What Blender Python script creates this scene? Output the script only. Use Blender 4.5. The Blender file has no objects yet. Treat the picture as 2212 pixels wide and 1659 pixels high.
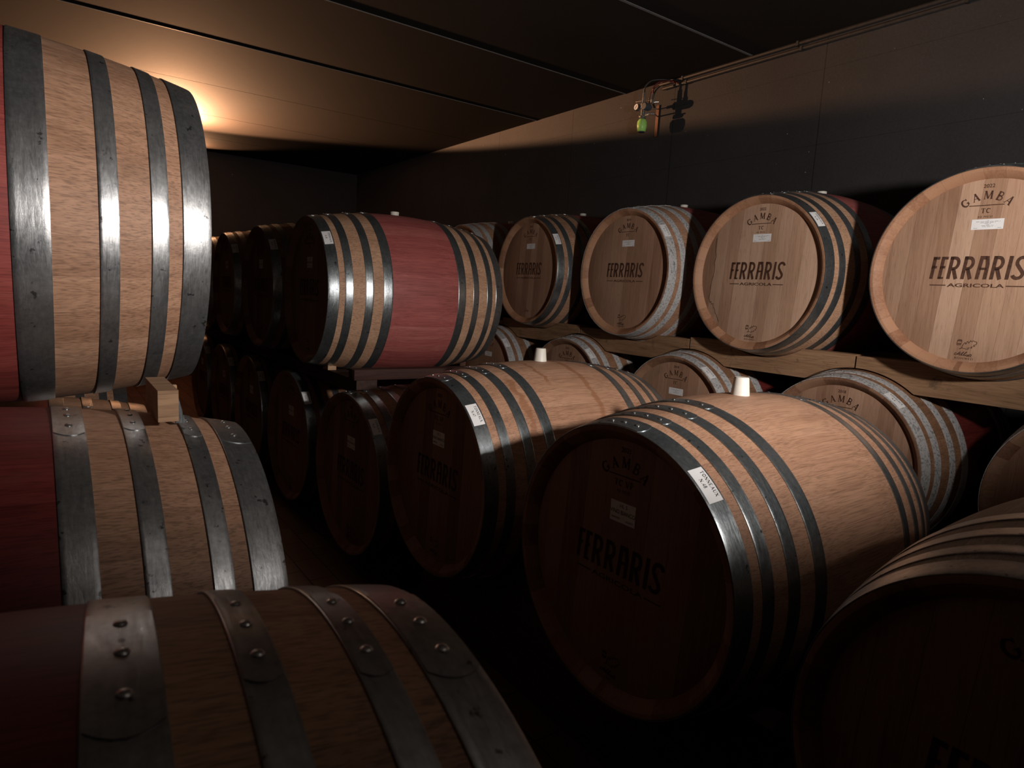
import bpy, bmesh, math, random
from mathutils import Vector, Matrix
PI = math.pi
random.seed(7)
S = bpy.context.scene
COL = S.collection

# ------------------------------------------------------------------ camera
F_PX = 1403.2
YAW, PITCH, ROLL = math.radians(35.694), math.radians(7.813), math.radians(3.185)
CAM_Z = 1.5
cd = bpy.data.cameras.new('camera'); cam = bpy.data.objects.new('camera', cd); COL.objects.link(cam)
cd.sensor_fit = 'HORIZONTAL'; cd.sensor_width = 36.0; cd.lens = 36.0 * F_PX / 2212.0
cd.clip_start = 0.02; cd.clip_end = 60
fw = Vector((math.sin(YAW)*math.cos(PITCH), math.cos(YAW)*math.cos(PITCH), -math.sin(PITCH)))
rt = Vector((math.cos(YAW), -math.sin(YAW), 0)); up = rt.cross(fw)
r2 = math.cos(ROLL)*rt + math.sin(ROLL)*up; u2 = -math.sin(ROLL)*rt + math.cos(ROLL)*up
cam.matrix_world = Matrix(((r2.x, u2.x, -fw.x, 0), (r2.y, u2.y, -fw.y, 0), (r2.z, u2.z, -fw.z, CAM_Z), (0, 0, 0, 1)))
cd.dof.use_dof = True; cd.dof.focus_distance = 3.2; cd.dof.aperture_fstop = 9.0
S.camera = cam

# ------------------------------------------------------------------ colour management, world
S.view_settings.view_transform = 'Standard'; S.view_settings.look = 'None'
S.view_settings.gamma = 1.0; S.view_settings.use_curve_mapping = False
S.view_settings.exposure = 0.0
w = bpy.data.worlds.new('world'); S.world = w; w.use_nodes = True
w.node_tree.nodes['Background'].inputs[0].default_value = (0.9, 0.75, 0.62, 1)
w.node_tree.nodes['Background'].inputs[1].default_value = 0.0

# ------------------------------------------------------------------ lights of the cellar
def light(name, kind, loc, energy, col, target=None, **kw):
    d = bpy.data.lights.new(name, kind); d.energy = energy; d.color = col
    for k, v in kw.items(): setattr(d, k, v)
    o = bpy.data.objects.new(name, d); COL.objects.link(o); o.location = loc
    if target is not None:
        o.rotation_euler = (Vector(target) - Vector(loc)).to_track_quat('-Z', 'Y').to_euler()
    return o
KEL, KAZ = math.radians(39.5), math.radians(8)
KEY = Vector((1.39, -0.50, 1.87))
light('work_lamp', 'SPOT', KEY, 250, (1.0, 0.93, 0.89), KEY + Vector((math.sin(KAZ)*math.cos(KEL), math.cos(KAZ)*math.cos(KEL), math.sin(KEL))), shadow_soft_size=0.06, spot_size=math.radians(156), spot_blend=0.46)
light('ceiling_lamp', 'AREA', (1.36, -0.30, 3.30), 1.2, (1.0, 0.90, 0.84), (1.36, -0.30, 0.0), shape='DISK', size=0.16)
light('warm_wall_lamp', 'POINT', (1.75, -2.2, 3.1), 0.5, (1.0, 0.60, 0.32), shadow_soft_size=0.05)
def up_spot(name, loc, e, elev, az, size, blend=0.1, col=(1.0, 0.50, 0.25)):
    d = Vector((math.sin(az)*math.cos(elev), -math.cos(az)*math.cos(elev), math.sin(elev)))
    light(name, 'SPOT', loc, e, col, Vector(loc)+d, shadow_soft_size=0.02, spot_size=math.radians(size), spot_blend=blend)
up_spot('back_wall_lamp', (1.74, 10.50, 3.20), 75, math.radians(72), 0.0, 150)
up_spot('left_row_lamp', (1.28, 8.90, 3.215), 1550, math.radians(81), 0.0, 171, 0.03)

# ------------------------------------------------------------------ node helpers
def mat(name):
    m = bpy.data.materials.new(name); m.use_nodes = True
    nt = m.node_tree; b = nt.nodes['Principled BSDF']
    return m, nt, b
class N:
    def __init__(s, nt): s.nt = nt
    def n(s, t, **kw):
        x = s.nt.nodes.new(t)
        for k, v in kw.items(): setattr(x, k, v)
        return x
    def l(s, a, b): s.nt.links.new(a, b)
    def val(s, inp, v):
        if hasattr(v, 'links') or hasattr(v, 'is_linked'): s.l(v, inp)
        else: inp.default_value = v
    def math(s, op, a, b=0.0, c=None):
        x = s.n('ShaderNodeMath', operation=op)
        s.val(x.inputs[0], a); s.val(x.inputs[1], b)
        if c is not None: s.val(x.inputs[2], c)
        return x.outputs[0]
    def vmul(s, v, vec):
        x = s.n('ShaderNodeVectorMath', operation='MULTIPLY'); s.val(x.inputs[0], v); s.val(x.inputs[1], vec); return x.outputs[0]
    def vadd(s, v, vec):
        x = s.n('ShaderNodeVectorMath', operation='ADD'); s.val(x.inputs[0], v); s.val(x.inputs[1], vec); return x.outputs[0]
    def noise(s, vec, scale, detail=4, rough=0.55, dist=0.0):
        x = s.n('ShaderNodeTexNoise'); s.l(vec, x.inputs['Vector']); x.inputs['Scale'].default_value = scale
        x.inputs['Detail'].default_value = detail; x.inputs['Roughness'].default_value = rough; x.inputs['Distortion'].default_value = dist
        return x.outputs['Fac']
    def ramp(s, f, stops):
        x = s.n('ShaderNodeValToRGB'); s.l(f, x.inputs[0]); e = x.color_ramp.elements
        while len(e) < len(stops): e.new(0.5)
        for i, (p, c) in enumerate(stops):
            e[i].position = p; e[i].color = (*c, 1) if len(c) == 3 else c
        return x.outputs[0]
    def rng(s, f, a, b, c, d):
        x = s.n('ShaderNodeMapRange'); s.l(f, x.inputs[0])
        for i, v in enumerate((a, b, c, d)): x.inputs[i+1].default_value = v
        return x.outputs[0]
    def mix(s, f, a, b, mode='MIX'):
        x = s.n('ShaderNodeMix', data_type='RGBA', blend_type=mode); s.val(x.inputs[0], f)
        for i, v in ((6, a), (7, b)):
            if hasattr(v, 'links') or hasattr(v, 'is_linked'): s.l(v, x.inputs[i])
            else: x.inputs[i].default_value = (*v, 1)
        return x.outputs[2]
    def bump(s, h, strength, dist, b, normal=None):
        x = s.n('ShaderNodeBump'); x.inputs['Strength'].default_value = strength; x.inputs['Distance'].default_value = dist
        s.l(h, x.inputs['Height'])
        if normal is not None: s.l(normal, x.inputs['Normal'])
        if b is not None: s.l(x.outputs[0], b.inputs['Normal'])
        return x.outputs[0]
    def obj(s):
        t = s.n('ShaderNodeTexCoord').outputs['Object']
        r = s.n('ShaderNodeObjectInfo').outputs['Random']
        c = s.n('ShaderNodeCombineXYZ')
        for i in range(3): s.l(s.math('MULTIPLY', r, 17.3 + 9.1*i), c.inputs[i])
        return t, s.vadd(t, c.outputs[0]), r

NST = 33
def stave_mat(name, tones, stain=0.5, rough=0.6, grain=0.5, tone_w=0.20, drips=()):
    """long-grain staves running along the local X axis, one tone per stave"""
    m, nt, b = mat(name); k = N(nt)
    t, tr, rnd = k.obj()
    sp = k.n('ShaderNodeSeparateXYZ'); k.l(t, sp.inputs[0])
    ang = k.math('ARCTAN2', sp.outputs[1], sp.outputs[2])
    wob = k.math('MULTIPLY', rnd, 3.0)
    a = k.math('MULTIPLY', k.math('ADD', ang, wob), NST/(2*PI))
    fl = k.math('FLOOR', a); fr = k.math('FRACT', a)
    wn = k.n('ShaderNodeTexWhiteNoise', noise_dimensions='2D')
    cc = k.n('ShaderNodeCombineXYZ'); k.l(fl, cc.inputs[0]); k.l(rnd, cc.inputs[1]); k.l(cc.outputs[0], wn.inputs['Vector'])
    tone = wn.outputs['Value']
    off = k.n('ShaderNodeCombineXYZ'); k.l(k.math('MULTIPLY', tone, 40.0), off.inputs[0]); k.l(k.math('MULTIPLY', tone, 11.0), off.inputs[1])
    v = k.vadd(tr, off.outputs[0])
    g1 = k.noise(k.vmul(v, (1.2, 75, 75)), 1.6, 3, 0.5, 0.08)
    g2 = k.noise(k.vmul(v, (6, 330, 330)), 1.3, 2, 0.5)
    g3 = k.noise(k.vmul(v, (1.6, 16, 16)), 1.4, 2, 0.5, 0.2)
    f = k.math('ADD', k.math('MULTIPLY', tone, tone_w), k.math('ADD', k.math('MULTIPLY', g1, 0.46), k.math('MULTIPLY', g3, 0.34)))
    c = k.ramp(f, [(0.22, tones[0]), (0.5, tones[1]), (0.78, tones[2])])
    pores = k.rng(g2, 0.36, 0.52, 1.0 - grain*0.8, 1.0)
    c = k.mix(1.0, c, k.ramp(pores, [(0, (0, 0, 0)), (1, (1, 1, 1))]), 'MULTIPLY')
    st = k.noise(k.vmul(tr, (1.0, 1.5, 1.5)), 3.2, 5, 0.65, 0.8)
    c = k.mix(k.math('MULTIPLY', k.rng(st, 0.55, 0.72, 0.0, 1.0), stain), c, (0.10, 0.055, 0.03), 'MIX')
    for (sx_, wd_, a0, a1) in drips:
        wv = k.math('MULTIPLY', k.math('SUBTRACT', k.noise(k.vmul(t, (0.0, 1, 1)), 9, 4, 0.7), 0.5), 0.10)
        dx = k.math('ABSOLUTE', k.math('SUBTRACT', k.math('ADD', sp.outputs[0], wv), sx_))
        mx = k.rng(k.math('ADD', dx, k.math('MULTIPLY', k.math('SUBTRACT', st, 0.5), 0.06)), wd_*0.5, wd_, 1.0, 0.0)
        ma = k.math('MULTIPLY', k.rng(ang, a0, a0+0.08, 0.0, 1.0), k.rng(ang, a1-0.05, a1, 1.0, 0.0))
        c = k.mix(k.math('MULTIPLY', k.math('MULTIPLY', mx, ma), 0.62), c, (0.24, 0.095, 0.04), 'MIX')
    e = k.math('MINIMUM', fr, k.math('SUBTRACT', 1.0, fr))
    line = k.rng(e, 0.003, 0.014, 0.72, 1.0)
    c = k.mix(1.0, c, k.ramp(line, [(0, (0, 0, 0)), (1, (1, 1, 1))]), 'MULTIPLY')
    k.l(c, b.inputs['Base Color'])
    b.inputs['Roughness'].default_value = rough
    b.inputs['Specular IOR Level'].default_value = 0.35
    h = k.math('ADD', k.math('MULTIPLY', g2, 0.5), k.math('MULTIPLY', line, 1.2))
    k.bump(h, 0.12, 0.0004, b)
    return m
def head_mat(name, tones, stain=0.3, width=0.078):
    """vertical head boards, grain along local Z"""
    m, nt, b = mat(name); k = N(nt)
    t, tr, rnd = k.obj()
    sp = k.n('ShaderNodeSeparateXYZ'); k.l(t, sp.inputs[0])
    warp = k.math('MULTIPLY', sp.outputs[2], 0.06)
    a = k.math('DIVIDE', k.math('ADD', k.math('ADD', sp.outputs[1], warp), k.math('MULTIPLY', rnd, 0.5)), width)
    fl = k.math('FLOOR', a); fr = k.math('FRACT', a)
    wn = k.n('ShaderNodeTexWhiteNoise', noise_dimensions='2D')
    cc = k.n('ShaderNodeCombineXYZ'); k.l(fl, cc.inputs[0]); k.l(rnd, cc.inputs[1]); k.l(cc.outputs[0], wn.inputs['Vector'])
    tone = wn.outputs['Value']
    off = k.n('ShaderNodeCombineXYZ'); k.l(k.math('MULTIPLY', tone, 40.0), off.inputs[2]); k.l(k.math('MULTIPLY', tone, 11.0), off.inputs[1])
    v = k.vadd(tr, off.outputs[0])
    g1 = k.noise(k.vmul(v, (60, 60, 2.0)), 1.5, 5, 0.6, 0.3)
    g2 = k.noise(k.vmul(v, (300, 300, 14)), 1.2, 3, 0.6)
    g3 = k.noise(k.vmul(v, (9, 9, 1.4)), 1.4, 4, 0.6, 1.0)
    f = k.math('ADD', k.math('MULTIPLY', tone, 0.36), k.math('ADD', k.math('MULTIPLY', g1, 0.42), k.math('MULTIPLY', g3, 0.25)))
    c = k.ramp(f, [(0.25, tones[0]), (0.52, tones[1]), (0.8, tones[2])])
    c = k.mix(1.0, c, k.ramp(k.rng(g2, 0.30, 0.46, 0.72, 1.0), [(0, (0, 0, 0)), (1, (1, 1, 1))]), 'MULTIPLY')
    st = k.noise(k.vmul(tr, (1.5, 2.4, 1.0)), 4.0, 5, 0.65, 0.8)
    c = k.mix(k.math('MULTIPLY', k.rng(st, 0.58, 0.75, 0.0, 1.0), stain), c, (0.13, 0.075, 0.05), 'MIX')
    e = k.math('MINIMUM', fr, k.math('SUBTRACT', 1.0, fr))
    line = k.rng(e, 0.003, 0.012, 0.6, 1.0)
    c = k.mix(1.0, c, k.ramp(line, [(0, (0, 0, 0)), (1, (1, 1, 1))]), 'MULTIPLY')
    k.l(c, b.inputs['Base Color']); b.inputs['Roughness'].default_value = 0.62
    b.inputs['Specular IOR Level'].default_value = 0.3
    k.bump(k.math('ADD', g2, line), 0.3, 0.0008, b)
    return m
def steel_mat(name, c0, c1, rough=(0.30, 0.48), patch=None, metal=0.88):
    m, nt, b = mat(name); k = N(nt)
    t, tr, rnd = k.obj()
    n1 = k.noise(k.vmul(tr, (1, 1, 1)), 7, 5, 0.6, 0.4)
    n2 = k.noise(tr, 90, 4, 0.7)
    n3 = k.noise(k.vmul(tr, (6, 1, 1)), 18, 6, 0.7, 1.5)
    f = k.math('ADD', k.math('MULTIPLY', n1, 0.55), k.math('MULTIPLY', n2, 0.45))
    c = k.ramp(f, [(0.35, c0), (0.62, c1)])
    spots = k.rng(k.noise(tr, 42, 3, 0.6), 0.66, 0.70, 0.0, 0.75)
    c = k.mix(spots, c, (0.035, 0.032, 0.03))
    b.inputs['Metallic'].default_value = metal
    r = k.rng(n3, 0.3, 0.7, rough[0], rough[1])
    if patch is not None:
        col, lo, hi = patch
        pm = k.rng(k.noise(k.vmul(tr, (2.2, 1, 1)), 11, 8, 0.72, 1.1), lo, hi, 0.0, 1.0)
        fine = k.rng(n2, 0.38, 0.50, 0.55, 1.0)
        pm = k.math('MULTIPLY', pm, fine)
        c = k.mix(pm, c, col)
        k.l(k.math('SUBTRACT', metal, k.math('MULTIPLY', pm, metal)), b.inputs['Metallic'])
        r = k.math('MAXIMUM', r, k.math('MULTIPLY', pm, 0.7))
    k.l(c, b.inputs['Base Color']); k.l(r, b.inputs['Roughness'])
    k.bump(k.math('ADD', n3, k.math('MULTIPLY', n2, 0.4)), 0.25, 0.0012, b)
    return m
def simple(name, col, rough=0.6, metal=0.0, noise_amt=0.15, scale=30, bump=0.1, spec=0.4):
    m, nt, b = mat(name); k = N(nt)
    t, tr, rnd = k.obj()
    n1 = k.noise(tr, scale, 4, 0.6)
    lo = tuple(max(0, c*(1-noise_amt)) for c in col); hi = tuple(min(1, c*(1+noise_amt)) for c in col)
    k.l(k.ramp(n1, [(0.3, lo), (0.7, hi)]), b.inputs['Base Color'])
    b.inputs['Roughness'].default_value = rough; b.inputs['Metallic'].default_value = metal
    b.inputs['Specular IOR Level'].default_value = spec
    if bump: k.bump(n1, bump, 0.002, b)
    return m
def beam_mat(name, tones, axis=1, stain=0.5):
    m, nt, b = mat(name); k = N(nt)
    t, tr, rnd = k.obj()
    sc = [30, 30, 30]; sc[axis] = 2.0
    g1 = k.noise(k.vmul(tr, tuple(sc)), 1.5, 5, 0.6, 0.6)
    sf = [180, 180, 180]; sf[axis] = 9
    g2 = k.noise(k.vmul(tr, tuple(sf)), 1.2, 3, 0.6)
    c = k.ramp(k.math('ADD', k.math('MULTIPLY', g1, 0.75), k.math('MULTIPLY', rnd, 0.25)), [(0.3, tones[0]), (0.5, tones[1]), (0.75, tones[2])])
    c = k.mix(1.0, c, k.ramp(k.rng(g2, 0.3, 0.5, 0.65, 1.0), [(0, (0, 0, 0)), (1, (1, 1, 1))]), 'MULTIPLY')
    st = k.noise(tr, 7, 6, 0.7, 0.6)
    c = k.mix(k.math('MULTIPLY', k.rng(st, 0.60, 0.70, 0.0, 1.0), stain), c, (0.05, 0.035, 0.022))
    k.l(c, b.inputs['Base Color']); b.inputs['Roughness'].default_value = 0.72
    b.inputs['Specular IOR Level'].default_value = 0.25
    k.bump(g2, 0.3, 0.001, b)
    return m
# named palette
OAK = ((0.27, 0.138, 0.080), (0.43, 0.238, 0.145), (0.56, 0.335, 0.215))
OAKL = ((0.37, 0.20, 0.12), (0.53, 0.31, 0.19), (0.64, 0.405, 0.265))
M_OAK = stave_mat('oak_staves', OAK, stain=0.35)
M_OAKL = stave_mat('pale_oak_staves', OAKL, stain=0.22)
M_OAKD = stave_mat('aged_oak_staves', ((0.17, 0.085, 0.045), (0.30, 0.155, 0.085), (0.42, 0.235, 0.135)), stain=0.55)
M_OAKN = stave_mat('new_oak_staves', ((0.30, 0.150, 0.088), (0.43, 0.235, 0.143), (0.53, 0.315, 0.203)), stain=0.22, grain=0.42)
M_CHIMED = stave_mat('shaded_oak_chime', ((0.14, 0.065, 0.036), (0.24, 0.120, 0.070), (0.34, 0.19, 0.115)), stain=0.2, tone_w=0.5, grain=0.15)  # darker copy of the chime oak, shade painted in for the dim heads
M_OAKS = stave_mat('drip_stained_oak_staves', ((0.30, 0.150, 0.088), (0.43, 0.235, 0.143), (0.53, 0.315, 0.203)), stain=0.45, grain=0.42, drips=((0.585, 0.020, -1.15, 0.05), (0.235, 0.016, -1.10, -0.35), (0.400, 0.010, -0.55, 0.0)))
M_CHIME = stave_mat('oak_chime', ((0.18, 0.080, 0.040), (0.31, 0.148, 0.080), (0.44, 0.235, 0.135)), stain=0.12, tone_w=0.55, grain=0.12)
M_REDM = stave_mat('deep_red_stained_staves', ((0.16, 0.030, 0.026), (0.29, 0.055, 0.046), (0.38, 0.09, 0.075)), stain=0.2, grain=0.35, rough=0.55)
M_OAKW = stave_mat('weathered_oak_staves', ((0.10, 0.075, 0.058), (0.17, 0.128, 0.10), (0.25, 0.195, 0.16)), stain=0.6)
M_RED = stave_mat('red_stained_staves', ((0.24, 0.055, 0.052), (0.40, 0.105, 0.092), (0.50, 0.17, 0.15)), stain=0.18, grain=0.35, rough=0.55)
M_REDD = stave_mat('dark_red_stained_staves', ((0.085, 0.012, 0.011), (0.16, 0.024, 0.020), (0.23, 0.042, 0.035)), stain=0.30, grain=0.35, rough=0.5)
M_HEAD = head_mat('oak_head_boards', ((0.30, 0.165, 0.10), (0.45, 0.275, 0.178), (0.57, 0.375, 0.262)), stain=0.25)
M_HEADN = head_mat('shaded_oak_head_boards', ((0.165, 0.085, 0.052), (0.27, 0.150, 0.095), (0.36, 0.22, 0.145)), stain=0.3)  # shade put into the colour of the unlit middle-row heads
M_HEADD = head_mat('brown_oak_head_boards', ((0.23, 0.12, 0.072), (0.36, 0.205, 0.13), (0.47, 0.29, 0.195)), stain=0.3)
M_STEEL = steel_mat('galvanised_steel', (0.20, 0.225, 0.235), (0.38, 0.41, 0.42), rough=(0.24, 0.38))
M_STEELL = steel_mat('worn_galvanised_steel', (0.24, 0.25, 0.255), (0.44, 0.44, 0.435), rough=(0.26, 0.42))
M_ZINC = steel_mat('whitened_zinc_steel', (0.10, 0.11, 0.115), (0.22, 0.235, 0.24), rough=(0.45, 0.6), patch=((0.50, 0.49, 0.48), 0.30, 0.40))
M_RIVET = steel_mat('rivet_steel', (0.30, 0.30, 0.29), (0.50, 0.49, 0.47), rough=(0.2, 0.35))
M_BUNG = simple('white_silicone', (0.72, 0.68, 0.60), 0.45, noise_amt=0.06)
M_PAPER = simple('white_paper', (0.80, 0.79, 0.78), 0.7, noise_amt=0.03, bump=0)
M_INK = simple('black_ink', (0.02, 0.02, 0.022), 0.6, noise_amt=0.1, bump=0)
M_BURN = simple('burnt_brand', (0.075, 0.032, 0.018), 0.7, noise_amt=0.45, scale=120, bump=0)
M_BURND = simple('faint_burnt_brand', (0.04, 0.018, 0.011), 0.7, noise_amt=0.45, scale=120, bump=0)
M_BEAM = beam_mat('pine_beam', ((0.21, 0.115, 0.06), (0.32, 0.185, 0.10), (0.41, 0.25, 0.145)), 1, 0.6)
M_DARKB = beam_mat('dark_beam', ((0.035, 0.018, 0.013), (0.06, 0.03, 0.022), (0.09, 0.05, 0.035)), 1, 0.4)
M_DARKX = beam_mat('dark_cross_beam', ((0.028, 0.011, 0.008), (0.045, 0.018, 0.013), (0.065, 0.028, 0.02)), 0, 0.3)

# ------------------------------------------------------------------ object helpers
def link_mesh(name, bm, m, parent=None, smooth=True, loc=None):
    me = bpy.data.meshes.new(name)
    bmesh.ops.recalc_face_normals(bm, faces=bm.faces)
    bm.to_mesh(me); bm.free()
    if smooth:
        for p in me.polygons: p.use_smooth = True
        if hasattr(me, 'set_sharp_from_angle'): me.set_sharp_from_angle(angle=math.radians(38))
    if m is not None: me.materials.append(m)
    o = bpy.data.objects.new(name, me); COL.objects.link(o)
    if parent is not None: o.parent = parent
    if loc is not None: o.location = loc
    return o
def empty(name, loc, rz=0, label=None, cat=None, group=None):
    o = bpy.data.objects.new(name, None); COL.objects.link(o); o.location = loc; o.rotation_euler = (0, 0, rz)
    o.empty_display_size = 0.1
    tag(o, label, cat, group); return o
def tag(o, label=None, cat=None, group=None, kind=None):
    if label: o['label'] = label
    if cat: o['category'] = cat
    if group: o['group'] = group
    if kind: o['kind'] = kind
    return o
def box(bm, lo, hi, bevel=0.0):
    r = bmesh.ops.create_cube(bm, size=1)
    for v in r['verts']:
        v.co = Vector([lo[i] + (v.co[i]+0.5)*(hi[i]-lo[i]) for i in range(3)])
    if bevel:
        es = list({e for v in r['verts'] for e in v.link_edges})
        bmesh.ops.bevel(bm, geom=es, offset=bevel, segments=2, affect='EDGES', profile=0.5)
def lathe(bm, prof, n=128, close=False):
    """prof: list of (x, r); revolve about X"""
    rings = []
    for x, r in prof:
        if r < 1e-6: rings.append([bm.verts.new((x, 0, 0))])
        else: rings.append([bm.verts.new((x, r*math.sin(2*PI*i/n), r*math.cos(2*PI*i/n))) for i in range(n)])
    prs = list(zip(rings, rings[1:]))
    if close: prs.append((rings[-1], rings[0]))
    for a, b in prs:
        for i in range(n):
            j = (i+1) % n
            if len(a) == 1: bm.faces.new((a[0], b[j], b[i]))
            elif len(b) == 1: bm.faces.new((a[i], a[j], b[0]))
            else: bm.faces.new((a[i], a[j], b[j], b[i]))
def tube(bm, pts, r, n=10, caps=True):
    pts = [Vector(p) for p in pts]; rings = []
    ref = Vector((0, 0, 1))
    for i, p in enumerate(pts):
        d = (pts[min(i+1, len(pts)-1)] - pts[max(i-1, 0)]).normalized()
        a = d.cross(ref)
        if a.length < 0.1: a = d.cross(Vector((1, 0, 0)))
        a.normalize(); b = d.cross(a)
        rr = r[i] if isinstance(r, (list, tuple)) else r
        rings.append([bm.verts.new(p + rr*(math.cos(2*PI*k/n)*a + math.sin(2*PI*k/n)*b)) for k in range(n)])
    for a, b in zip(rings, rings[1:]):
        for k in range(n): bm.faces.new((a[k], a[(k+1) % n], b[(k+1) % n], b[k]))
    if caps: bm.faces.new(rings[0]); bm.faces.new(list(reversed(rings[-1])))
def smooth_path(pts, n=8):
    out = []; P = [Vector(p) for p in pts]
    for i in range(len(P)-1):
        p0, p1, p2, p3 = P[max(i-1, 0)], P[i], P[i+1], P[min(i+2, len(P)-1)]
        for k in range(n):
            t = k/n
            out.append(0.5*((2*p1)+(p2-p0)*t+(2*p0-5*p1+4*p2-p3)*t*t+(3*p1-p0-3*p2+p3)*t**3))
    out.append(P[-1]); return out

# ------------------------------------------------------------------ lettering (flat polygons in u,v; one unit = cap height)
def stroke(pts, w0, w1=None):
    """quads along a polyline, mitred; returns list of quads"""
    if w1 is None: w1 = w0
    P = [Vector((p[0], p[1])) for p in pts]; L = []; R = []; n = len(P)
    for i, p in enumerate(P):
        a = (P[i]-P[i-1]).normalized() if i > 0 else None
        b = (P[i+1]-P[i]).normalized() if i < n-1 else None
        d = (a+b).normalized() if a is not None and b is not None and (a+b).length > 1e-4 else (a if a is not None else b)
        nrm = Vector((-d.y, d.x)); k = 1.0
        if a is not None and b is not None:
            k = 1/max(0.5, nrm.dot(Vector((-a.y, a.x))))
        ww = (w0 + (w1-w0)*i/max(1, n-1))/2*k
        L.append(p+nrm*ww); R.append(p-nrm*ww)
    return [[R[i], R[i+1], L[i+1], L[i]] for i in range(n-1)]
def arc(cx, cy, rx, ry, a0, a1, n=10):
    return [(cx+rx*math.cos(math.radians(a0+(a1-a0)*i/n)), cy+ry*math.sin(math.radians(a0+(a1-a0)*i/n))) for i in range(n+1)]
def brand_word():
    q = []; W = 0.155; H = 0.125
    def add(x, qs):
        for f in qs: q.append([Vector((p[0]+x+p[1]*0.09, p[1])) for p in f])
    Fq = stroke([(W/2, 0), (W/2, 1)], W) + stroke([(0, 1-H/2), (0.30, 1-H/2)], H) + stroke([(0, 0.53), (0.24, 0.53)], H*0.9)
    Eq = Fq + stroke([(0, H*0.36), (0.25, H*0.36)], H*0.72)
    def Rq():
        bowl = [(0.0, 1-H/2), (0.19, 1-H/2)] + arc(0.22, 0.70, 0.175, 0.235, 80, -85, 9) + [(0.14, 0.455)]
        return stroke([(W/2, 0), (W/2, 1)], W) + stroke(bowl, W*0.9) + stroke([(0.22, 0.47), (0.415, 0.0)], W)
    Aq = stroke([(W/2, 0), (W/2+0.03, 1-H/2), (0.33, 1-H/2)], W) + stroke([(0.40, 0.0), (0.395, 0.62), (0.32, 1.0)], W) + stroke([(0.1, 0.46), (0.4, 0.46)], H*0.8)
    Sq = stroke(arc(0.29, 0.745, 0.19, 0.19, 10, 180, 9) + [(0.12, 0.64), (0.27, 0.45), (0.37, 0.33)] + arc(0.215, 0.235, 0.19, 0.175, 15, -165, 9), W*0.9)
    add(0.0, Fq); add(0.37, Eq); add(0.76, Rq()); add(1.37, Rq()); add(1.98, Aq); add(2.57, Rq())
    add(3.18, stroke([(W/2, 0), (W/2, 1)], W)); add(3.42, Sq)
    return q
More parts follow.
